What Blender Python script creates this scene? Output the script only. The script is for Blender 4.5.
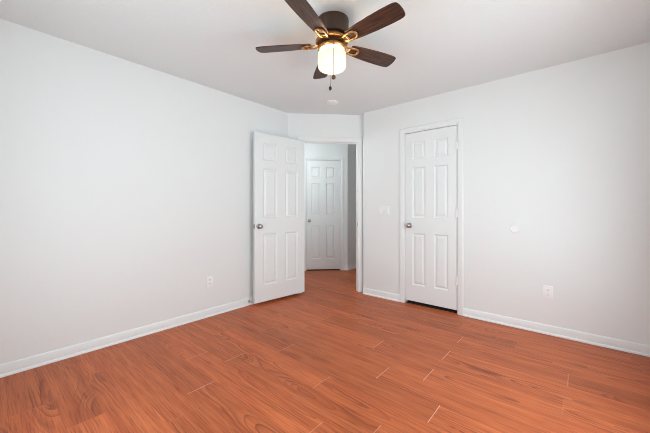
import bpy, bmesh, math, random
from mathutils import Vector, Matrix
PI = math.pi
scene = bpy.context.scene
COL = scene.collection
for o in list(bpy.data.objects):
    bpy.data.objects.remove(o)

# ------------------------------------------------------------------ camera
# room frame: X runs along the closet wall (towards the window wall), Y along the left wall (away), Z up
YAW = math.radians(40.5)
cam = bpy.data.objects.new('camera', bpy.data.cameras.new('camera'))
COL.objects.link(cam)
cam.location = (0, 0, 1.143)
cam.rotation_euler = (PI / 2, 0, YAW)
cam.data.sensor_width = 36
cam.data.lens = 297 / 650 * 36
cam.data.shift_y = -7.5 / 650
cam.data.clip_start = 0.02
scene.camera = cam

# ------------------------------------------------------------------ world, daylight, exposure
world = bpy.data.worlds.new('overcast_sky')
scene.world = world
world.use_nodes = True
bg = world.node_tree.nodes['Background']
bg.inputs['Strength'].default_value = 1.0
SKY, GROUND = 7.8, 8.6                                        # thin bright overcast above, lower half brightened to lift the ceiling
_t = world.node_tree
_tc = _t.nodes.new('ShaderNodeTexCoord')
_sp = _t.nodes.new('ShaderNodeSeparateXYZ')
_mr = _t.nodes.new('ShaderNodeMapRange')
_mr.inputs[1].default_value, _mr.inputs[2].default_value = -0.06, 0.06
_mx = _t.nodes.new('ShaderNodeMix')
_mx.data_type = 'RGBA'
_mx.inputs[6].default_value = (0.845 * GROUND, 0.965 * GROUND, 1.01 * GROUND, 1)
_mx.inputs[7].default_value = (0.845 * SKY, 0.965 * SKY, 1.01 * SKY, 1)
_t.links.new(_tc.outputs['Generated'], _sp.inputs[0])
_t.links.new(_sp.outputs[2], _mr.inputs[0])
_t.links.new(_mr.outputs[0], _mx.inputs[0])
_t.links.new(_mx.outputs[2], bg.inputs['Color'])

WIN_Y0, WIN_Y1, WIN_Z0, WIN_Z1 = 1.00, 2.50, 0.40, 1.9      # window in the wall right of the camera
WALL_X, BACK_Y = 0.47, -0.32
BWX0, BWX1 = -1.9, -0.9  # added window behind the camera, sized for fill light


def portal(name, loc, rot, sx, sy):
    l = bpy.data.lights.new(name, 'AREA')
    l.shape = 'RECTANGLE'
    l.size, l.size_y = sx, sy
    l.cycles.is_portal = True
    o = bpy.data.objects.new(name, l)
    COL.objects.link(o)
    o.location = loc
    o.rotation_euler = rot
    return o


portal('window_portal', (WALL_X + 0.10, (WIN_Y0 + WIN_Y1) / 2, (WIN_Z0 + WIN_Z1) / 2), (0, PI / 2, 0),
       WIN_Z1 - WIN_Z0, WIN_Y1 - WIN_Y0)
portal('back_fill_portal', ((BWX0 + BWX1) / 2, BACK_Y - 0.10, (WIN_Z0 + WIN_Z1) / 2), (PI / 2, 0, 0),
       BWX1 - BWX0, WIN_Z1 - WIN_Z0)


hl = bpy.data.lights.new('hall_fill', 'POINT')  # unseen point light added to brighten the hall
hl.energy = 14
hl.color = (0.92, 0.98, 1.0)
hl.shadow_soft_size = 0.12
hall_fill = bpy.data.objects.new('hall_fill', hl)
COL.objects.link(hall_fill)
hall_fill.location = (-3.24, 3.02, 1.95)

vs = scene.view_settings
vs.view_transform = 'Standard'
vs.look = 'None'
vs.gamma = 1
vs.use_curve_mapping = False
vs.exposure = 0.0
scene.cycles.use_denoising = True
scene.cycles.filter_width = 0.95
scene.cycles.max_bounces = 16
scene.cycles.diffuse_bounces = 12
scene.cycles.glossy_bounces = 6
scene.cycles.sample_clamp_indirect = 10
scene.cycles.caustics_reflective = False
scene.cycles.caustics_refractive = False


# ------------------------------------------------------------------ node helpers
class NT:
    def __init__(s, name):
        s.m = bpy.data.materials.new(name)
        s.m.use_nodes = True
        s.t = s.m.node_tree
        s.b = s.t.nodes['Principled BSDF']
        s.out = s.t.nodes['Material Output']

    def n(s, typ, **kw):
        nd = s.t.nodes.new(typ)
        for k, v in kw.items():
            setattr(nd, k, v)
        return nd

    def l(s, a, b):
        s.t.links.new(a, b)

    def val(s, sock, v):
        if isinstance(v, (int, float, tuple)):
            sock.default_value = v
        else:
            s.l(v, sock)

    def math(s, op, a, b=0.0, c=None):
        nd = s.n('ShaderNodeMath', operation=op)
        s.val(nd.inputs[0], a)
        s.val(nd.inputs[1], b)
        if c is not None:
            s.val(nd.inputs[2], c)
        return nd.outputs[0]

    def mix(s, f, a, b):
        nd = s.n('ShaderNodeMix', data_type='RGBA')
        s.val(nd.inputs['Factor'], f)
        s.val(nd.inputs[6], a)
        s.val(nd.inputs[7], b)
        return nd.outputs[2]

    def noise(s, vec, scale, detail=2.0, rough=0.5):
        nd = s.n('ShaderNodeTexNoise')
        s.l(vec, nd.inputs['Vector'])
        nd.inputs['Scale'].default_value = scale
        nd.inputs['Detail'].default_value = detail
        nd.inputs['Roughness'].default_value = rough
        return nd.outputs['Fac']

    def mapr(s, v, a, b, c, d):
        nd = s.n('ShaderNodeMapRange')
        s.val(nd.inputs[0], v)
        for i, x in enumerate((a, b, c, d)):
            s.val(nd.inputs[i + 1], x)
        return nd.outputs[0]

    def comb(s, x, y, z):
        nd = s.n('ShaderNodeCombineXYZ')
        for i, v in enumerate((x, y, z)):
            s.val(nd.inputs[i], v)
        return nd.outputs[0]

    def bump(s, h, strength, dist):
        nd = s.n('ShaderNodeBump')
        nd.inputs['Strength'].default_value = strength
        nd.inputs['Distance'].default_value = dist
        s.l(h, nd.inputs['Height'])
        s.l(nd.outputs[0], s.b.inputs['Normal'])


def plain(name, col, rough=0.5, metal=0.0, bump=None):
    k = NT(name)
    k.b.inputs['Base Color'].default_value = (*col, 1)
    k.b.inputs['Roughness'].default_value = rough
    k.b.inputs['Metallic'].default_value = metal
    tc = k.n('ShaderNodeTexCoord').outputs['Object']
    if bump:
        k.bump(k.noise(tc, bump[0], 3), bump[1], bump[2])
    else:       # faint roughness variation so no surface is perfectly even
        k.l(k.mapr(k.noise(tc, 14, 2), 0.3, 0.7, max(rough - 0.04, 0.02), rough + 0.04), k.b.inputs['Roughness'])
    return k.m


M = {}
M['wall'] = plain('wall_paint', (0.775, 0.797, 0.797), 0.62, bump=(90, 0.12, 0.004))
M['ceiling'] = plain('ceiling_paint', (0.735, 0.771, 0.778), 0.8, bump=(45, 0.35, 0.006))
M['trim'] = plain('trim_paint', (0.79, 0.81, 0.81), 0.36)
M['door'] = plain('door_paint', (0.785, 0.812, 0.815), 0.38)
M['plastic'] = plain('white_plastic', (0.83, 0.84, 0.84), 0.32)
M['outlet'] = plain('outlet_plastic', (0.88, 0.88, 0.875), 0.32)
M['slot'] = plain('dark_slot', (0.03, 0.03, 0.03), 0.6)
M['nickel'] = plain('satin_nickel', (0.42, 0.40, 0.37), 0.26, 1.0)
M['steel'] = plain('plain_steel', (0.55, 0.54, 0.52), 0.3, 1.0)
M['hinge'] = plain('painted_hinge', (0.86, 0.86, 0.86), 0.4)
M['rubber'] = plain('pale_rubber', (0.55, 0.54, 0.52), 0.7)
M['bronze_dark'] = plain('dark_bronze', (0.085, 0.056, 0.040), 0.40, 0.6)
M['bronze'] = plain('aged_bronze', (0.42, 0.22, 0.085), 0.34, 0.9)
M['fob'] = plain('brown_wood_fob', (0.10, 0.05, 0.025), 0.4)
M['fob_dark'] = plain('black_fob', (0.02, 0.018, 0.016), 0.4)


def glass_mat():
    k = NT('window_glass')
    tr = k.n('ShaderNodeBsdfTransparent')
    gl = k.n('ShaderNodeBsdfGlossy')
    gl.inputs['Roughness'].default_value = 0.02
    mx = k.n('ShaderNodeMixShader')
    mx.inputs[0].default_value = 0.06
    k.l(tr.outputs[0], mx.inputs[1])
    k.l(gl.outputs[0], mx.inputs[2])
    k.l(mx.outputs[0], k.out.inputs['Surface'])
    return k.m


def globe_mat():
    k = NT('lit_opal_glass')
    tc = k.n('ShaderNodeTexCoord').outputs['Object']
    ln = k.n('ShaderNodeVectorMath', operation='DISTANCE')
    k.l(tc, ln.inputs[0])
    ln.inputs[1].default_value = (0, 0, -0.30)                # the bulb inside the shade
    f = k.mapr(ln.outputs['Value'], 0.07, 0.125, 1.0, 0.0)
    k.b.inputs['Base Color'].default_value = (0.5, 0.48, 0.44, 1)
    k.b.inputs['Roughness'].default_value = 0.25
    k.l(k.mix(f, (1.0, 0.74, 0.46, 1), (1.0, 0.84, 0.60, 1)), k.b.inputs['Emission Color'])
    s = k.n('ShaderNodeSeparateXYZ')
    k.l(tc, s.inputs[0])
    added_glow = k.mapr(s.outputs[2], -0.236, -0.226, 0.0, 42.0)    # extra glow on the hidden shoulder, added to light the blade irons
    k.l(k.math('ADD', k.mapr(f, 0, 1, 0.70, 1.10), added_glow), k.b.inputs['Emission Strength'])
    return k.m


def floor_mat():
    k = NT('oak_laminate')
    uv = k.n('ShaderNodeUVMap', uv_map='grain').outputs[0]     # metres along / across the plank, shifted per plank
    ed = k.n('ShaderNodeUVMap', uv_map='edge').outputs[0]      # distance to the joints
    rnd = k.n('ShaderNodeAttribute', attribute_name='tone').outputs['Fac']
    s = k.n('ShaderNodeSeparateXYZ')
    k.l(uv, s.inputs[0])
    x, y = s.outputs[0], s.outputs[1]
    # growth rings cut almost tangentially: cathedral figure
    vlow = k.comb(k.math('MULTIPLY', x, 0.55), k.math('MULTIPLY', y, 0.25), 0.0)
    n1 = k.noise(vlow, 1.0, 2)
    vm = k.comb(k.math('MULTIPLY', x, 7.0), k.math('MULTIPLY', y, 20.0), 0.0)
    n2 = k.noise(vm, 1.0, 3)
    d = k.math('MULTIPLY', k.math('SUBTRACT', n1, 0.5), 0.62)
    yy = k.math('ADD', k.math('SUBTRACT', k.math('FRACT', k.math('MULTIPLY', y, 0.1)), 0.5), 0.0)
    yl = k.math('MULTIPLY', yy, 10.0)                          # local offset from the heart line
    r = k.math('SQRT', k.math('ADD', k.math('MULTIPLY', yl, yl), k.math('MULTIPLY', d, d)))
    r = k.math('ADD', r, k.math('MULTIPLY', n2, 0.007))
    n3 = k.noise(k.comb(k.math('MULTIPLY', x, 13.0), k.math('MULTIPLY', y, 40.0), 0.0), 1.0, 2)
    r = k.math('ADD', r, k.math('MULTIPLY', n3, 0.006))
    n4 = k.noise(k.comb(k.math('MULTIPLY', r, 26.0), k.math('MULTIPLY', x, 0.8), rnd), 1.0, 2)
    ph = k.math('FRACT', k.math('ADD', k.math('MULTIPLY', r, 54.0), k.math('MULTIPLY', n4, 3.6)))
    ring = k.math('POWER', ph, 3.0)
    fall = k.mapr(ph, 0.93, 1.0, 1.0, 0.0)
    ring = k.math('MULTIPLY', ring, fall)
    # pores and streaks
    vs_ = k.comb(k.math('MULTIPLY', x, 4.5), k.math('MULTIPLY', y, 150.0), 0.0)
    st = k.noise(vs_, 1.0, 3, 0.6)
    vb = k.comb(k.math('MULTIPLY', x, 1.3), k.math('MULTIPLY', y, 22.0), 0.0)
    br = k.noise(vb, 1.0, 3)
    c = k.mix(k.mapr(br, 0.3, 0.7, 0, 1), (0.42, 0.092, 0.028, 1), (0.58, 0.155, 0.052, 1))
    strength = k.mapr(k.noise(k.comb(k.math('MULTIPLY', x, 1.1), k.math('MULTIPLY', y, 5.0), 3.0), 1.0, 2), 0.42, 0.60, 0.10, 0.95)
    strength = k.math('MULTIPLY', strength, k.mapr(k.math('ABSOLUTE', yl), 0.05, 0.15, 1.0, 0.22))
    c = k.mix(k.math('MULTIPLY', ring, strength), c, (0.10, 0.020, 0.008, 1))
    c = k.mix(k.mapr(st, 0.50, 0.70, 0.0, 0.7), c, (0.16, 0.034, 0.012, 1))
    hsv = k.n('ShaderNodeHueSaturation')
    k.l(c, hsv.inputs['Color'])
    k.l(k.mapr(rnd, 0, 1, 0.88, 1.13), hsv.inputs['Value'])
    c = hsv.outputs[0]
    es = k.n('ShaderNodeSeparateXYZ')
    k.l(ed, es.inputs[0])
    endj = k.mapr(es.outputs[0], 0.0012, 0.0032, 1.0, 0.0)     # bevel glint painted as a pale line at the end joints
    glint = k.n('ShaderNodeAttribute', attribute_name='glint').outputs['Fac']
    endj = k.math('MULTIPLY', endj, glint)
    sidej = k.mapr(es.outputs[1], 0.0003, 0.0016, 1.0, 0.0)
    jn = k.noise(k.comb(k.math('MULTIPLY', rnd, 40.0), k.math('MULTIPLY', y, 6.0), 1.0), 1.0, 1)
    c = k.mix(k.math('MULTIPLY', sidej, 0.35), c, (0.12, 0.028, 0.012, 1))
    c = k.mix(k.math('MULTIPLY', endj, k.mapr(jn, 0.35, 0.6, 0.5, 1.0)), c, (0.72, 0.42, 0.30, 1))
    k.l(c, k.b.inputs['Base Color'])
    k.l(k.mapr(st, 0.3, 0.7, 0.34, 0.42), k.b.inputs['Roughness'])
    k.b.inputs['IOR'].default_value = 1.34
    k.b.inputs['Specular IOR Level'].default_value = 0.45
    k.bump(k.math('ADD', k.math('MULTIPLY', st, -0.6), k.math('MULTIPLY', ring, -0.4)), 0.10, 0.001)
    return k.m


def blade_mat():
    k = NT('walnut_blade')
    tc = k.n('ShaderNodeTexCoord').outputs['Object']
    s = k.n('ShaderNodeSeparateXYZ')
    k.l(tc, s.inputs[0])
    x, y = s.outputs[0], s.outputs[1]
    a = k.noise(k.comb(k.math('MULTIPLY', x, 7.0), k.math('MULTIPLY', y, 130.0), 0.0), 1.0, 4, 0.6)
    b = k.noise(k.comb(k.math('MULTIPLY', x, 3.0), k.math('MULTIPLY', y, 34.0), 5.0), 1.0, 3)
    c = k.mix(k.mapr(b, 0.3, 0.7, 0, 1), (0.045, 0.018, 0.010, 1), (0.125, 0.050, 0.026, 1))
    c = k.mix(k.mapr(a, 0.44, 0.60, 0, 1.0), c, (0.014, 0.007, 0.005, 1))
    k.l(c, k.b.inputs['Base Color'])
    k.b.inputs['Roughness'].default_value = 0.42
    k.bump(a, 0.12, 0.001)
    return k.m


M['glass'] = glass_mat()
M['globe'] = globe_mat()
M['floor'] = floor_mat()
M['blade'] = blade_mat()


# ------------------------------------------------------------------ mesh helpers
def obj(name, bm, mat, parent=None, smooth=None, kind=None, label=None, cat=None, group=None):
    bmesh.ops.remove_doubles(bm, verts=bm.verts, dist=1e-5)
    bmesh.ops.recalc_face_normals(bm, faces=bm.faces)
    me = bpy.data.meshes.new(name)
    bm.to_mesh(me)
    bm.free()
    me.materials.append(mat)
    o = bpy.data.objects.new(name, me)
    COL.objects.link(o)
    if smooth is not None:
        for p in me.polygons:
            p.use_smooth = True
        me.set_sharp_from_angle(angle=math.radians(smooth))
    if parent:
        o.parent = parent
    tag(o, label, cat, group, kind)
    return o


def tag(o, label=None, cat=None, group=None, kind=None):
    for k_, v in (('label', label), ('category', cat), ('group', group), ('kind', kind)):
        if v:
            o[k_] = v


def empty(name, loc, rz=0):
    o = bpy.data.objects.new(name, None)
    COL.objects.link(o)
    o.location = loc
    o.rotation_euler = (0, 0, rz)
    o.empty_display_size = 0.05
    return o


def box(bm, x0, x1, y0, y1, z0, z1, bevel=0.0, mtx=None):
    r = bmesh.ops.create_cube(bm, size=1.0)
    vs_ = r['verts']
    for v in vs_:
        v.co = Vector((x0 + (v.co.x + 0.5) * (x1 - x0), y0 + (v.co.y + 0.5) * (y1 - y0), z0 + (v.co.z + 0.5) * (z1 - z0)))
    if bevel:
        es = list({e for v in vs_ for e in v.link_edges})
        rr = bmesh.ops.bevel(bm, geom=es, offset=bevel, segments=2, affect='EDGES', profile=0.6)
        vs_ = list({v for f in rr['faces'] for v in f.verts} | {v for v in vs_ if v.is_valid})
    if mtx:
        for v in vs_:
            v.co = mtx @ v.co
    return vs_


def prism(bm, pts, z0, z1, mtx=None):
    """vertical prism over a plan polygon"""
    a = [bm.verts.new((p[0], p[1], z0)) for p in pts]
    b = [bm.verts.new((p[0], p[1], z1)) for p in pts]
    bm.faces.new(a[::-1])
    bm.faces.new(b)
    n = len(pts)
    for i in range(n):
        bm.faces.new((a[i], a[(i + 1) % n], b[(i + 1) % n], b[i]))
    if mtx:
        for v in a + b:
            v.co = mtx @ v.co


def lathe(bm, prof, seg=32, mtx=None):
    """profile of (radius, height) turned round Z"""
    rings = []
    for r, z in prof:
        if r < 1e-6:
            rings.append([bm.verts.new((0, 0, z))])
        else:
            rings.append([bm.verts.new((r * math.cos(2 * PI * i / seg), r * math.sin(2 * PI * i / seg), z)) for i in range(seg)])
    for A, B in zip(rings, rings[1:]):
        if len(A) == 1 and len(B) == 1:
            continue
        for i in range(seg):
            j = (i + 1) % seg
            if len(A) == 1:
                bm.faces.new((A[0], B[i], B[j]))
            elif len(B) == 1:
                bm.faces.new((A[i], A[j], B[0]))
            else:
                bm.faces.new((A[i], A[j], B[j], B[i]))
    if mtx:
        for R in rings:
            for v in R:
                v.co = mtx @ v.co


def tube(bm, pts, r, seg=10, sx=1.0):
    """round bar along a list of points"""
    pts = [Vector(p) for p in pts]
    rings = []
    up = Vector((0, 0, 1))
    for i, p in enumerate(pts):
        t = (pts[min(i + 1, len(pts) - 1)] - pts[max(i - 1, 0)]).normalized()
        u = up.cross(t)
        u = u.normalized() if u.length > 1e-4 else Vector((1, 0, 0))
        w = t.cross(u)
        rings.append([bm.verts.new(p + r * (u * math.cos(2 * PI * k / seg) + w * sx * math.sin(2 * PI * k / seg))) for k in range(seg)])
    for A, B in zip(rings, rings[1:]):
        for i in range(seg):
            j = (i + 1) % seg
            bm.faces.new((A[i], A[j], B[j], B[i]))
    bm.faces.new(rings[0][::-1])
    bm.faces.new(rings[-1])


def frame2d(p0, p1, side):
    """matrix: local x runs p0->p1 on the floor, local y is the wall normal into the room (side=+1 left of the run), z up"""
    p0, p1 = Vector((*p0, 0)), Vector((*p1, 0))
    x = (p1 - p0).normalized()
    y = Vector((-x.y, x.x, 0)) * side
    m = Matrix(((x.x, y.x, 0, p0.x), (x.y, y.y, 0, p0.y), (0, 0, 1, 0), (0, 0, 0, 1)))
    return m, (p1 - p0).length


H = 2.44
TH = 0.115


def wall(name, p0, p1, side, openings=(), ext=(0, 0), label=None, th=TH):
    m, L = frame2d(p0, p1, side)
    bm = bmesh.new()
    xs = -ext[0]
    for (a, b, z0, z1) in sorted(openings):
        box(bm, xs, a, -th, 0, 0, H, mtx=m)
        if z0 > 0:
            box(bm, a, b, -th, 0, 0, z0, mtx=m)
        if z1 < H:
            box(bm, a, b, -th, 0, z1, H, mtx=m)
        xs = b
    box(bm, xs, L + ext[1], -th, 0, 0, H, mtx=m)
    return obj(name, bm, M['wall'], kind='structure', label=label, cat='wall')


BASE_PROFILE = [(0, 0), (0.0215, 0), (0.0215, 0.006), (0.0195, 0.012), (0.0155, 0.017), (0.0115, 0.019), (0.0115, 0.062),
                (0.0100, 0.066), (0.0100, 0.071), (0.0075, 0.078), (0.0035, 0.083), (0, 0.083)]


def baseboard(name, p0, p1, side, m0=0.0, m1=0.0, label=None):
    """moulded skirting; m0/m1: how much each end shortens per metre of thickness (mitre)"""
    m, L = frame2d(p0, p1, side)
    bm = bmesh.new()
    a = [bm.verts.new(m @ Vector((m0 * y, y, z))) for y, z in BASE_PROFILE]
    b = [bm.verts.new(m @ Vector((L - m1 * y, y, z))) for y, z in BASE_PROFILE]
    n = len(a)
    for i in range(n):
        bm.faces.new((a[i], a[(i + 1) % n], b[(i + 1) % n], b[i]))
    bm.faces.new(a)
    bm.faces.new(b[::-1])
    return obj(name, bm, M['trim'], smooth=35, kind='structure', label=label, cat='baseboard')


CASE_PROFILE = [(0, 0), (0, 0.008), (0.004, 0.010), (0.013, 0.0105), (0.017, 0.014), (0.030, 0.0145), (0.044, 0.0165),
                (0.052, 0.0165), (0.057, 0.013), (0.057, 0)]
REVEAL = 0.006
JT = 0.018      # jamb board thickness


def casing(name, m, a, b, top, label, jamb_depth=TH, stop_y=None):
    """door trim round the clear opening a..b x 0..top, in wall frame m: mitred casing plus the jamb boards lining the opening"""
    bm = bmesh.new()
    cols = []
    for d, t in CASE_PROFILE:
        d += REVEAL
        path = [(a - d, 0), (a - d, top + d), (b + d, top + d), (b + d, 0)]
        cols.append([bm.verts.new(m @ Vector((x, t, z))) for x, z in path])
    n = len(cols)
    for i in range(n):
        A, B = cols[i], cols[(i + 1) % n]
        for j in range(3):
            bm.faces.new((A[j], A[j + 1], B[j + 1], B[j]))
    bm.faces.new([c[0] for c in cols])
    bm.faces.new([c[3] for c in cols][::-1])
    box(bm, a - JT, a, -jamb_depth, 0.0005, 0, top + JT, mtx=m)
    box(bm, b, b + JT, -jamb_depth, 0.0005, 0, top + JT, mtx=m)
    box(bm, a, b, -jamb_depth, 0.0005, top, top + JT, mtx=m)
    if stop_y is not None:
        y0, y1 = stop_y
        box(bm, a, a + 0.010, y0, y1, 0, top, mtx=m)
        box(bm, b - 0.010, b, y0, y1, 0, top, mtx=m)
        box(bm, a + 0.010, b - 0.010, y0, y1, top - 0.010, top, mtx=m)
    return obj(name, bm, M['trim'], smooth=35, kind='structure', label=label, cat='door frame')


PANEL_Z = [(0.195, 0.815), (1.000, 1.600), (1.695, 1.905)]     # the three panel rows, measured from the door's foot


def panel_face(bm, w, h, cols, y, out):
    """one face of a moulded six-panel door at depth y; out=+1 / -1 is the outward side"""
    xs = sorted({0.0, w, *[c for p in cols for c in p]})
    zs = sorted({0.0, h, *[c for p in PANEL_Z for c in p]})

    def ring(x0, x1, z0, z1, yy):
        return [bm.verts.new((x0, yy, z0)), bm.verts.new((x1, yy, z0)), bm.verts.new((x1, yy, z1)), bm.verts.new((x0, yy, z1))]
    for i in range(len(xs) - 1):
        for j in range(len(zs) - 1):
            r = (xs[i], xs[i + 1], zs[j], zs[j + 1])
            is_panel = any(abs(r[0] - c[0]) < 1e-6 and abs(r[1] - c[1]) < 1e-6 for c in cols) and \
                any(abs(r[2] - c[0]) < 1e-6 and abs(r[3] - c[1]) < 1e-6 for c in PANEL_Z)
            prev = ring(*r, y)
            if is_panel:
                for ins, dep in ((0.003, 0.0015), (0.012, 0.0105), (0.018, 0.0115), (0.042, 0.0025)):
                    cur = ring(r[0] + ins, r[1] - ins, r[2] + ins, r[3] - ins, y - out * dep)
                    for q in range(4):
                        bm.faces.new((prev[q], prev[(q + 1) % 4], cur[(q + 1) % 4], cur[q]))
                    prev = cur
            bm.faces.new(prev)


def door(name, loc, rz, w, h, label, knob_x, knob_z, knobs, hinge_x=None, hinge_y=None, hinge_zs=(), t=0.035, latch=False, cols=None):
    """leaf with local x along its width, y 0..t through its thickness, z up from its foot"""
    bm = bmesh.new()
    if cols is None:
        st, mid = 0.150 * w, 0.165 * w
        pw = (w - 2 * st - mid) / 2
        cols = [(st, st + pw), (st + pw + mid, w - st)]
    panel_face(bm, w, h, cols, 0.0, -1)
    panel_face(bm, w, h, cols, t, 1)
    xs = sorted({0.0, w, *[c for p in cols for c in p]})
    zs = sorted({0.0, h, *[c for p in PANEL_Z for c in p]})
    for x in (0, w):
        for z0, z1 in zip(zs, zs[1:]):
            bm.faces.new([bm.verts.new(c) for c in ((x, 0, z0), (x, t, z0), (x, t, z1), (x, 0, z1))])
    for z in (0, h):
        for x0, x1 in zip(xs, xs[1:]):
            bm.faces.new([bm.verts.new(c) for c in ((x0, 0, z), (x1, 0, z), (x1, t, z), (x0, t, z))])
    d = obj(name, bm, M['door'], kind='structure', label=label, cat='door')
    d.location = loc
    d.rotation_euler = (0, 0, rz)
    for s in knobs:                                            # -1: face y=0, +1: face y=t
        bm = bmesh.new()
        mt = Matrix.Translation((knob_x, t if s > 0 else 0, knob_z)) @ Matrix.Rotation(-PI / 2 * s, 4, 'X')
        lathe(bm, [(0.0, 0), (0.0325, 0), (0.0325, 0.003), (0.030, 0.007), (0.022, 0.0095), (0.0125, 0.011), (0.0115, 0.020), (0.014, 0.026),
                   (0.0215, 0.031), (0.0262, 0.037), (0.0275, 0.044), (0.0262, 0.051), (0.021, 0.0565), (0.012, 0.059), (0, 0.0595)], 28, mt)
        k_ = obj('door_knob', bm, M['nickel'], d, smooth=40, label='round satin nickel knob')
    if latch:
        bm = bmesh.new()
        xx = w if knob_x > w / 2 else 0
        sg = 1 if xx else -1
        box(bm, xx - 0.0008, xx + 0.0012, t / 2 - 0.0125, t / 2 + 0.0125, knob_z - 0.028, knob_z + 0.028)
        box(bm, min(xx, xx + sg * 0.011), max(xx, xx + sg * 0.011), t / 2 - 0.007, t / 2 + 0.007, knob_z - 0.011, knob_z + 0.011, 0.002)
        obj('latch', bm, M['nickel'], d, smooth=40, label='metal latch plate in the door edge')
    for z in hinge_zs:
        bm = bmesh.new()
        lathe(bm, [(0, -0.045), (0.004, -0.0445), (0.0092, -0.043), (0.0092, 0.043), (0.004, 0.0445), (0, 0.045)], 14,
              Matrix.Translation((hinge_x, hinge_y, z)))
        sy = 1 if hinge_y > t / 2 else -1
        yb = t if hinge_y > t / 2 else 0
        sx = -1 if hinge_x > w / 2 else 1
        box(bm, min(hinge_x, hinge_x + sx * 0.016), max(hinge_x, hinge_x + sx * 0.016), yb - 0.001, yb + 0.0025, z - 0.044, z + 0.044)
        box(bm, min(hinge_x, hinge_x - sx * 0.013), max(hinge_x, hinge_x - sx * 0.013), yb - 0.001, yb + 0.0025, z - 0.044, z + 0.044)
        obj('hinge', bm, M['hinge'], d, smooth=40, label='white painted hinge')
    return d


# ------------------------------------------------------------------ plan
LX = -2.995                     # left wall
RY = 3.39                       # closet wall
A = Vector((LX, 2.732))         # left wall meets the angled entry wall
Q = Vector((-2.205, RY))        # closet wall's end, outside corner
P = Vector((-2.271, 3.456))     # where its short return meets the angled entry wall
HC = Vector((-3.291, 4.503))    # outside corner in the hall
S2 = math.sqrt(0.5)
dg = Vector((S2, S2))           # direction of the angled walls

# ------------------------------------------------------------------ floor: separate planks in one mesh
def build_floor():
    rng = random.Random(5)
    W, L, y0 = 0.1812, 1.218, 0.842
    seam = {0: -1.838, 1: -1.044, 2: -0.795, 3: -1.29, 4: -0.614, 5: -1.04, 6: -0.788, 7: -1.287, 8: -0.788, 9: -0.054, 10: -0.788, -3: -2.02,
            -1: -0.45, -2: -1.35}
    X0, X1, Y0, Y1 = -4.6, WALL_X + 0.1, BACK_Y - 0.1, 6.9
    bm = bmesh.new()
    g = bm.loops.layers.uv.new('grain')
    e = bm.loops.layers.uv.new('edge')
    tone = bm.faces.layers.float.new('tone')
    glint = bm.faces.layers.float.new('glint')  # strength of the painted glint at each end joint
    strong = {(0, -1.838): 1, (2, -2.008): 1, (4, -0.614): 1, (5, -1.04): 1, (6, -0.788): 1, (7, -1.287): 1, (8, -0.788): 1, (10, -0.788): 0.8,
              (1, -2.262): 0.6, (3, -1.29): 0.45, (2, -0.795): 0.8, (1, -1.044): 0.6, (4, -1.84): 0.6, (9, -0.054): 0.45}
    r = math.floor((Y0 - y0) / W)
    while y0 + r * W < Y1:
        sx = seam.get(r, rng.uniform(-1.2, 0))
        k0 = math.floor((X0 - sx) / L)
        while sx + k0 * L < X1:
            a, b = sx + k0 * L, sx + (k0 + 1) * L
            c, d = y0 + r * W, y0 + (r + 1) * W
            ox = rng.uniform(0, 60)
            oy = 10 * rng.randint(0, 40) + 5 + rng.uniform(-0.20, 0.06)
            flip = rng.choice((-1, 1))
            tn = rng.random()
            xm, ym = (a + b) / 2, (c + d) / 2
            # quarters, so 'edge' can hold the distance to the nearest joint
            for (xa, xb) in ((a, xm), (xm, b)):
                for (ya, yb) in ((c, ym), (ym, d)):
                    q = [(xa, ya), (xb, ya), (xb, yb), (xa, yb)]
                    f = bm.faces.new([bm.verts.new((p[0], p[1], 0)) for p in q])
                    f[tone] = tn
                    xe = a if xb == xm else b
                    f[glint] = next((v for (rr, xx), v in strong.items() if rr == r and abs(xx - xe) < 0.02), 0.12)
                    for lp, p in zip(f.loops, q):
                        lp[g].uv = (ox + flip * (p[0] - a), oy + (p[1] - c))
                        lp[e].uv = (min(p[0] - a, b - p[0]), min(p[1] - c, d - p[1]))
            k0 += 1
        r += 1
    # underside
    z = -0.05
    f = bm.faces.new([bm.verts.new(p) for p in ((X0, Y0, z), (X0, Y1, z), (X1, Y1, z), (X1, Y0, z))])
    me = bpy.data.meshes.new('floor')
    bm.to_mesh(me)
    bm.free()
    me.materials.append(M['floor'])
    o = bpy.data.objects.new('floor', me)
    COL.objects.link(o)
    tag(o, 'reddish oak laminate plank floor', 'floor', None, 'structure')


build_floor()

bm = bmesh.new()
box(bm, -4.6, WALL_X + 0.12, BACK_Y - 0.12, 6.9, H, H + 0.12)
obj('ceiling', bm, M['ceiling'], kind='structure', label='flat white lightly textured ceiling', cat='ceiling')

# ------------------------------------------------------------------ walls
wall('wall_left', (LX, BACK_Y), (LX, A.y), -1, ext=(TH, 0.045), label='long white wall on the left behind the open door')
wall('wall_window', (WALL_X, BACK_Y), (WALL_X, RY), 1, [(WIN_Y0 - BACK_Y, WIN_Y1 - BACK_Y, WIN_Z0, WIN_Z1)], ext=(TH, TH))
wall('wall_back', (LX, BACK_Y), (WALL_X, BACK_Y), 1, [(BWX0 - LX, BWX1 - LX, WIN_Z0, WIN_Z1)])
# angled entry wall
mE, LE = frame2d(A, P, -1)
E0, E1, ETOP = 0.192, 0.957, 2.062
wall('wall_entry', A, P, -1, [(E0 - JT, E1 + JT, 0, ETOP + JT)], label='narrow angled white wall with the open bedroom doorway')
# closet wall
mR, LR = frame2d(Q, (WALL_X, RY), -1)
C0, C1, CTOP = -1.612 - Q.x, -1.004 - Q.x, 2.062
bm = bmesh.new()


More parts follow.
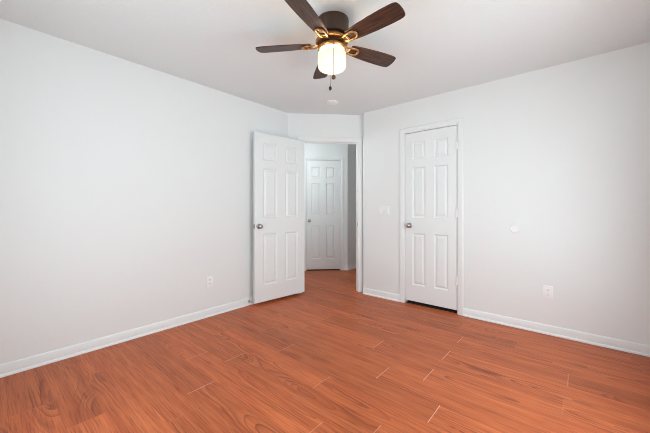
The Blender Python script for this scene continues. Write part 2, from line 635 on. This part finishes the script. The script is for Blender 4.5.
def wall_closet():
    """closet wall with its door opening and the little mitred return at its free end"""
    bm = bmesh.new()
    prism(bm, [(Q.x, RY), (Q.x + C0 - JT, RY), (Q.x + C0 - JT, RY + TH), (P.x + 0.081, RY + TH + 0.032), (P.x, P.y)], 0, H)
    box(bm, Q.x + C0 - JT, Q.x + C1 + JT, RY, RY + TH, CTOP + JT, H)
    box(bm, Q.x + C1 + JT, WALL_X, RY, RY + TH, 0, H)
    return obj('wall_right', bm, M['wall'], kind='structure', label='white wall on the right holding the closet door', cat='wall')


wall_closet()
# closet behind its door
wall('wall_closet_back', (-2.20, 4.15), (WALL_X, 4.15), -1)
wall('wall_closet_side', (-0.30, RY + TH), (-0.30, 4.15), 1)
# hall
hx = P.x + 0.081
wall('wall_hall_right', (hx, RY + TH + 0.032), (hx, 6.7), 1, th=0.10)
hd0 = HC - dg * 1.35
mH, LH = frame2d(hd0, HC, -1)
# hall door: right edge seen at 339.2 px, width 0.607
H1 = LH - 0.136
H0 = H1 - 0.634
HTOP = 2.055
wall('wall_hall_far', hd0, HC, -1, [(H0 - JT, H1 + JT, 0, HTOP + JT)], label='angled white hall wall holding the far door')
wall('wall_hall_left', HC, (HC.x, 6.7), -1, label='shaded white hall wall beyond the outside corner')
wall('wall_hall_end', (HC.x - TH, 6.7), (hx + TH, 6.7), -1)
wall('wall_hall_side', (LX - TH, A.y - 0.05), (hd0.x - 0.05, hd0.y + 0.02), -1)
# dark room behind the hall door
b0 = hd0 + Vector((-S2, S2)) * 0.9
wall('wall_hall_closet', b0, HC + Vector((-S2, S2)) * 0.9, -1, ext=(0.1, 0.95))
wall('wall_hall_closet_side', hd0, b0, 1)

# dark slabs standing in for the black shade under the two closed doors
M['gap_shade'] = plain('dark_gap_shade', (0.022, 0.020, 0.019), 0.95)
bm = bmesh.new()
box(bm, Q.x + C0, Q.x + C1, RY + 0.022, 4.15, 0.0, 0.008)
obj('gap_shade_closet', bm, M['gap_shade'], kind='structure', label='dark slab added for the shade under the closet door', cat='floor')
bm = bmesh.new()
box(bm, H0, H1, -0.85, -0.004, 0.0, 0.008, mtx=mH)
obj('gap_shade_hall', bm, M['gap_shade'], kind='structure', label='dark slab added for the shade under the far hall door', cat='floor')

# ------------------------------------------------------------------ windows (out of frame: the side one lights the room, the back one is added fill)
def window(name, m, x0, x1, label):
    bm = bmesh.new()
    z0, z1, f = WIN_Z0, WIN_Z1, 0.045
    for a in (box,):
        a(bm, x0, x0 + f, -0.09, -0.03, z0, z1, mtx=m)
        a(bm, x1 - f, x1, -0.09, -0.03, z0, z1, mtx=m)
        a(bm, x0 + f, x1 - f, -0.09, -0.03, z0, z0 + f, mtx=m)
        a(bm, x0 + f, x1 - f, -0.09, -0.03, z1 - f, z1, mtx=m)
        a(bm, x0 + f, x1 - f, -0.08, -0.04, (z0 + z1) / 2 - 0.02, (z0 + z1) / 2 + 0.02, mtx=m)
    w = obj(name, bm, M['trim'], kind='structure', label=label, cat='window')
    bm = bmesh.new()
    box(bm, x0 + f, x1 - f, -0.062, -0.058, z0 + f, z1 - f, mtx=m)
    obj('pane', bm, M['glass'], w)
    bm = bmesh.new()
    box(bm, x0 - 0.03, x1 + 0.03, -0.03, 0.03, z0 - 0.022, z0 - 0.0005, 0.004, mtx=m)
    obj('sill', bm, M['trim'], w)
    return w


mW, _ = frame2d((WALL_X, BACK_Y), (WALL_X, RY), 1)
window('window_1', mW, WIN_Y0 - BACK_Y, WIN_Y1 - BACK_Y, 'white sash window in the wall beside the closet wall')
mB, _ = frame2d((LX, BACK_Y), (WALL_X, BACK_Y), 1)
window('window_fill', mB, BWX0 - LX, BWX1 - LX, 'added white sash window facing the closet wall, for fill light')

# ------------------------------------------------------------------ trims, doors
t1 = casing('trim_1', mE, E0, E1, ETOP, 'white frame round the open bedroom doorway', stop_y=(-0.075, -0.040))
bm = bmesh.new()
box(bm, E1 - 0.0015, E1 + 0.001, -0.036, -0.008, 0.905, 0.965, mtx=mE)
obj('strike_plate', bm, M['nickel'], t1, label='small metal strike plate')
casing('trim_2', mR, C0, C1, CTOP, 'white moulded frame round the closet door', stop_y=(-0.075, -0.040))
casing('trim_3', mH, H0, H1, HTOP, 'white frame round the far hall door', stop_y=(-0.075, -0.040))

# open bedroom door: face towards the camera from hinge edge to free edge
Hb = Vector((-2.803, 2.857))
Fr = Vector((-2.885, 2.099))
dv = (Fr - Hb).normalized()
# local x from hinge to free edge; local y must point from the far face to the camera face (+X side), so x must run the other way
ang = math.atan2(dv.y, dv.x)
nrm = Vector((-dv.y, dv.x))             # left of the run = +X side when running towards -Y
org = Hb - nrm * 0.035
door('door_1', (org.x, org.y, 0.033), ang, 0.748, 2.018, 'white six-panel door standing wide open against the left wall', 0.748 - 0.050, 0.905, (1, -1),
     hinge_x=-0.006, hinge_y=-0.004, hinge_zs=(0.23, 1.0, 1.80), latch=True)
# closet door, face flush with the wall: local x along the wall from the knob side, y=0 is the room face when x runs +X
door('door_2', (Q.x + C0 + 0.003, RY + 0.003, 0.040), 0, C1 - C0 - 0.009, 2.015, 'white six-panel closet door closed in the right wall', 0.056, 0.905, (-1,),
     hinge_x=C1 - C0 - 0.004, hinge_y=-0.0125, hinge_zs=(0.320, 1.057, 1.797), latch=True)
# hall door
q = hd0 + dg * (H0 + 0.003)
q = q + Vector((-S2, S2)) * 0.002
door('door_3', (q.x, q.y, 0.022), math.radians(45), H1 - H0 - 0.010, 2.024, 'white six-panel door closed at the far side of the hall', 0.056, 0.905, (-1,),
     hinge_x=H1 - H0 - 0.003, hinge_y=-0.005, hinge_zs=(0.205, 1.0, 1.80))

# ------------------------------------------------------------------ baseboards
CW = REVEAL + 0.057
baseboard('baseboard_left', (LX, BACK_Y), A, -1, m0=1, m1=-math.tan(math.radians(22.5)) * -1, label='white skirting along the left wall')
baseboard('baseboard_entry', A, A + dg * (E0 - CW), -1, m0=math.tan(math.radians(22.5)))
baseboard('baseboard_right', Q, (Q.x + C0 - CW, RY), -1, m0=-math.tan(math.radians(22.5)), label='short white skirting between the doorway and the closet door')
baseboard('baseboard_right', (Q.x + C1 + CW, RY), (WALL_X, RY), -1, m1=1, label='white skirting right of the closet door')
baseboard('baseboard_window', (WALL_X, BACK_Y), (WALL_X, RY), 1, m0=1, m1=1)
baseboard('baseboard_back', (LX, BACK_Y), (WALL_X, BACK_Y), 1, m0=1, m1=1)
baseboard('baseboard_hall', hd0 + dg * (H1 + CW), HC, -1, m1=-math.tan(math.radians(22.5)), label='tiny white skirting right of the far hall door')
baseboard('baseboard_hall', HC, (HC.x, 6.7), -1, m0=-math.tan(math.radians(22.5)), label='white skirting under the shaded hall wall')

# ------------------------------------------------------------------ ceiling fan
FC = Vector((-1.2942, 1.589))
fan = empty('ceiling_fan', (FC.x, FC.y, H))
tag(fan, 'dark bronze ceiling fan with five walnut blades and a lit white glass shade', 'ceiling fan')
bm = bmesh.new()
lathe(bm, [(0, 0), (0.107, 0), (0.1085, -0.006), (0.108, -0.012), (0.107, -0.060), (0.102, -0.098), (0.098, -0.106), (0.088, -0.109), (0, -0.109)], 48)
mh = obj('motor_housing', bm, M['bronze_dark'], fan, smooth=35)
mh.location = (0.006, 0.005, 0)
bm = bmesh.new()
lathe(bm, [(0, -0.109), (0.078, -0.109), (0.080, -0.114), (0.080, -0.128), (0.090, -0.131), (0.108, -0.135), (0.1125, -0.142), (0.1125, -0.150), (0.106, -0.154),
           (0.080, -0.156), (0, -0.156)], 48)
obj('flywheel', bm, M['bronze'], fan, smooth=35)
bm = bmesh.new()
lathe(bm, [(0, -0.172), (0.066, -0.172), (0.084, -0.177), (0.094, -0.186), (0.096, -0.198), (0.090, -0.208), (0.072, -0.214), (0.066, -0.220),
           (0, -0.220)], 48)
obj('switch_housing', bm, M['bronze'], fan, smooth=35)
bm = bmesh.new()
lathe(bm, [(0, -0.156), (0.064, -0.156), (0.064, -0.172), (0, -0.172)], 40)
obj('rotor_collar', bm, M['bronze_dark'], fan, smooth=35)
bm = bmesh.new()
lathe(bm, [(0.064, -0.216), (0.070, -0.222), (0.086, -0.2255), (0.0945, -0.232), (0.0975, -0.244), (0.0975, -0.308), (0.0955, -0.320), (0.090, -0.329), (0.080, -0.335),
           (0.060, -0.339), (0.030, -0.341), (0, -0.3415)], 48)
obj('glass_shade', bm, M['globe'], fan, smooth=50, label='glowing white glass drum shade')


def blade_outline():
    r0, r1 = 0.142, 0.536
    pts = [(r0, -0.036), (r0 + 0.012, -0.046), (r0 + 0.10, -0.055), (r0 + 0.20, -0.0610), (r0 + 0.29, -0.0635), (r1 - 0.045, -0.0625), (r1 - 0.022, -0.0600),
           (r1 - 0.009, -0.0545), (r1 - 0.003, -0.0450), (r1 + 0.001, -0.025)]
    return pts + [(r1 + 0.003, 0)] + [(x, -y) for x, y in pts[::-1]]


PITCH = math.radians(-12)
BZ = -0.163
proto_b = proto_i = None
for k_ in range(5):
    rz = math.radians(68.8 + 72 * k_)
    if proto_b is None:
        bm = bmesh.new()
        prism(bm, blade_outline(), -0.003, 0.003)
        es = [e for e in bm.edges if abs(e.verts[0].co.z - e.verts[1].co.z) < 1e-6]
        bmesh.ops.bevel(bm, geom=es, offset=0.0012, segments=2, affect='EDGES')
        b = obj('blade', bm, M['blade'], fan, smooth=40)
        bm = bmesh.new()
        # forked iron: two bars leave the hub, run under the blade and close in a rounded loop
        for s in (-1, 1):
            tube(bm, [(0.070, s * 0.016, 0.000), (0.100, s * 0.017, -0.002), (0.122, s * 0.023, -0.009), (0.145, s * 0.0285, -0.009), (0.185, s * 0.0300, -0.009),
                      (0.200, s * 0.025, -0.009), (0.209, s * 0.013, -0.009), (0.211, 0, -0.009)], 0.0072, 10, 0.7)
        tube(bm, [(0.070, 0, 0.002), (0.095, 0, 0.001), (0.112, 0, -0.003)], 0.012, 10, 0.5)
        tube(bm, [(0.140, -0.026, -0.009), (0.140, 0.026, -0.009)], 0.006, 8, 0.6)
        for sx_, sy_ in ((0.168, -0.029), (0.168, 0.029), (0.208, 0)):
            lathe(bm, [(0, -0.0155), (0.005, -0.015), (0.0075, -0.0125), (0.0075, -0.003), (0, -0.003)], 12, Matrix.Translation((sx_, sy_, 0)))
        ir = obj('blade_iron', bm, M['bronze'], fan, smooth=45)
        proto_b, proto_i = b, ir
    else:
        b, ir = proto_b.copy(), proto_i.copy()
        for o in (b, ir):
            COL.objects.link(o)
            o.parent = fan
    for o in (b, ir):
        o.location = (0, 0, BZ)
        o.rotation_euler = (Matrix.Rotation(rz, 3, 'Z') @ Matrix.Rotation(PITCH, 3, 'X')).to_euler()

# camera-facing and far pull chains
vc = Vector((-FC.x, -FC.y)).normalized()
side = Vector((-vc.y, vc.x))


def chain(off, zb, fob_r, fob_h, fm, lab):
    z_top = -0.195
    bm = bmesh.new()
    a = off.normalized() * 0.092
    pts = [(a.x, a.y, z_top), (off.x * 0.985, off.y * 0.985, z_top + 0.002), (off.x, off.y, z_top - 0.012), (off.x, off.y, zb + fob_h)]
    tube(bm, pts, 0.0013, 6)
    z = z_top - 0.02
    while z > zb + fob_h:
        bmesh.ops.create_icosphere(bm, subdivisions=1, radius=0.0019, matrix=Matrix.Translation((off.x, off.y, z)))
        z -= 0.0065
    c = obj('pull_chain', bm, M['bronze_dark'], fan, smooth=60)
    bm = bmesh.new()
    lathe(bm, [(0, fob_h), (fob_r * 0.35, fob_h * 0.98), (fob_r * 0.75, fob_h * 0.82), (fob_r, fob_h * 0.5), (fob_r * 0.8, fob_h * 0.18), (fob_r * 0.4, fob_h * 0.02), (0, 0)], 18,
          Matrix.Translation((off.x, off.y, zb)))
    obj('chain_fob', bm, fm, c, smooth=60, label=lab)


chain(vc * 0.108 + side * 0.011, 1.990 - H, 0.0148, 0.028, M['fob'], 'round brown wooden fob')
chain(-vc * 0.106 - side * 0.012, 2.003 - H, 0.0112, 0.031, M['fob_dark'], 'small dark fob')

# ------------------------------------------------------------------ small fittings
# smoke detector on the ceiling
sd = empty('smoke_detector', (-2.265, 2.800, H))
tag(sd, 'small round white smoke detector on the ceiling beyond the fan', 'smoke detector')
bm = bmesh.new()
lathe(bm, [(0, 0), (0.074, 0), (0.074, -0.006), (0.070, -0.009), (0, -0.009)], 36)
obj('base_plate', bm, M['plastic'], sd, smooth=35)
bm = bmesh.new()
lathe(bm, [(0, -0.009), (0.058, -0.009), (0.060, -0.013), (0.054, -0.019), (0.044, -0.021), (0.028, -0.021), (0.026, -0.023), (0, -0.024)], 36)
obj('cover', bm, M['plastic'], sd, smooth=30)


def rrect(bm, w, h, y0, y1, bev, mtx):
    box(bm, -w / 2, w / 2, min(y0, y1), max(y0, y1), -h / 2, h / 2, bev, mtx)


def outlet(loc, rz, label):
    """duplex outlet; local y points into the room"""
    root = empty('wall_outlet', loc, rz)
    tag(root, label, 'outlet')
    I = Matrix.Identity(4)
    bm = bmesh.new()
    rrect(bm, 0.072, 0.117, 0, 0.006, 0.0025, I)
    obj('cover_plate', bm, M['outlet'], root, smooth=40)
    for s in (-1, 1):
        bm = bmesh.new()
        pts = [(0.0170 * math.cos(t) , 0.0170 * math.sin(t)) for t in [2 * PI * i / 28 for i in range(28)]]
        pts = [(x, max(-0.0135, min(0.0135, z))) for x, z in pts]
        a = [bm.verts.new((x, 0.005, z + s * 0.0195)) for x, z in pts]
        b_ = [bm.verts.new((x * 0.96, 0.0085, z * 0.96 + s * 0.0195)) for x, z in pts]
        for i in range(28):
            j = (i + 1) % 28
            bm.faces.new((a[i], a[j], b_[j], b_[i]))
        bm.faces.new(b_)
        r_ = obj('receptacle', bm, M['outlet'], root, smooth=30)
        bm = bmesh.new()
        for x in (-0.0063, 0.0063):
            box(bm, x - 0.0013, x + 0.0013, 0.0080, 0.0088, s * 0.0195 - 0.001, s * 0.0195 + 0.008)
        lathe(bm, [(0, 0), (0.0026, 0), (0.0026, 0.0008), (0, 0.0008)], 12,
              Matrix.Translation((0, 0.0080, s * 0.0195 - 0.0078)) @ Matrix.Rotation(-PI / 2, 4, 'X'))
        obj('slots', bm, M['slot'], r_, label='dark plug slots')
    bm = bmesh.new()
    lathe(bm, [(0, 0.0055), (0.0035, 0.0055), (0.003, 0.0075), (0, 0.0078)], 12, Matrix.Rotation(-PI / 2, 4, 'X'))
    obj('screw', bm, M['outlet'], root)
    return root


outlet((-0.2126, RY, 0.383), PI, 'white wall outlet low on the right wall')
outlet((LX, 1.612, 0.367), -PI / 2, 'white wall outlet low on the left wall beside the open door')

# triple light switch by the doorway
sw = empty('light_switch', (-1.893, RY, 1.120), PI)
tag(sw, 'white triple light switch between the doorway and the closet door', 'light switch')
bm = bmesh.new()
rrect(bm, 0.165, 0.117, 0, 0.006, 0.0025, Matrix.Identity(4))
obj('cover_plate', bm, M['plastic'], sw, smooth=40)
for k_ in (-1, 0, 1):
    bm = bmesh.new()
    x = k_ * 0.046
    box(bm, x - 0.0165, x + 0.0165, 0.005, 0.0075, -0.033, 0.033, 0.001)
    box(bm, x - 0.0145, x + 0.0145, 0.0055, 0.0115, -0.030, 0.030, 0.002, Matrix.Rotation(math.radians(3.5 if k_ else -3.5), 4, 'X'))
    obj('rocker', bm, M['plastic'], sw, smooth=40)

# round wall bumper at knob height
bm = bmesh.new()
lathe(bm, [(0, 0), (0.042, 0), (0.042, 0.003), (0.040, 0.0055), (0.036, 0.0065), (0.033, 0.0050), (0.020, 0.0042), (0, 0.004)], 40,
      Matrix.Translation((-0.4715, RY, 0.951)) @ Matrix.Rotation(PI / 2, 4, 'X'))
obj('wall_bumper', bm, M['plastic'], smooth=40, label='round white door bumper disc on the right wall above the outlet', cat='wall bumper')

# rigid door stop on the left skirting behind the open door
ds = empty('door_stop', (LX + 0.0115, 2.100, 0.045))
tag(ds, 'small metal door stop on the left skirting behind the open door', 'door stop')
my = Matrix.Rotation(PI / 2, 4, 'Y')
bm = bmesh.new()
lathe(bm, [(0, 0), (0.0125, 0), (0.0125, 0.002), (0.008, 0.006), (0.0048, 0.008), (0.0048, 0.044), (0, 0.044)], 16, my)
obj('rod', bm, M['steel'], ds, smooth=40)
bm = bmesh.new()
lathe(bm, [(0, 0.043), (0.0085, 0.043), (0.0085, 0.054), (0.0070, 0.058), (0, 0.058)], 16, my)
obj('rubber_tip', bm, M['rubber'], ds, smooth=40)

# labels for the parts of the setting that have none yet
for nm, lab, ct in (('wall_window', 'white wall with the side window, right of the camera', 'wall'),
                    ('wall_back', 'white wall with the added fill window, behind the camera', 'wall'),
                    ('wall_closet_back', 'back wall inside the dark closet', 'wall'),
                    ('wall_closet_side', 'side wall inside the dark closet', 'wall'),
                    ('wall_hall_right', 'hall wall just right of the bedroom doorway', 'wall'),
                    ('wall_hall_end', 'wall at the far end of the hall', 'wall'),
                    ('wall_hall_side', 'hall wall hidden behind the open bedroom door', 'wall'),
                    ('wall_hall_closet', 'back wall of the closet behind the far hall door', 'wall'),
                    ('wall_hall_closet_side', 'side wall of the closet behind the far hall door', 'wall'),
                    ('baseboard_entry', 'short white skirting behind the open bedroom door', 'baseboard'),
                    ('baseboard_window', 'white skirting under the side window', 'baseboard'),
                    ('baseboard_back', 'white skirting along the wall behind the camera', 'baseboard')):
    tag(bpy.data.objects[nm], lab, ct)
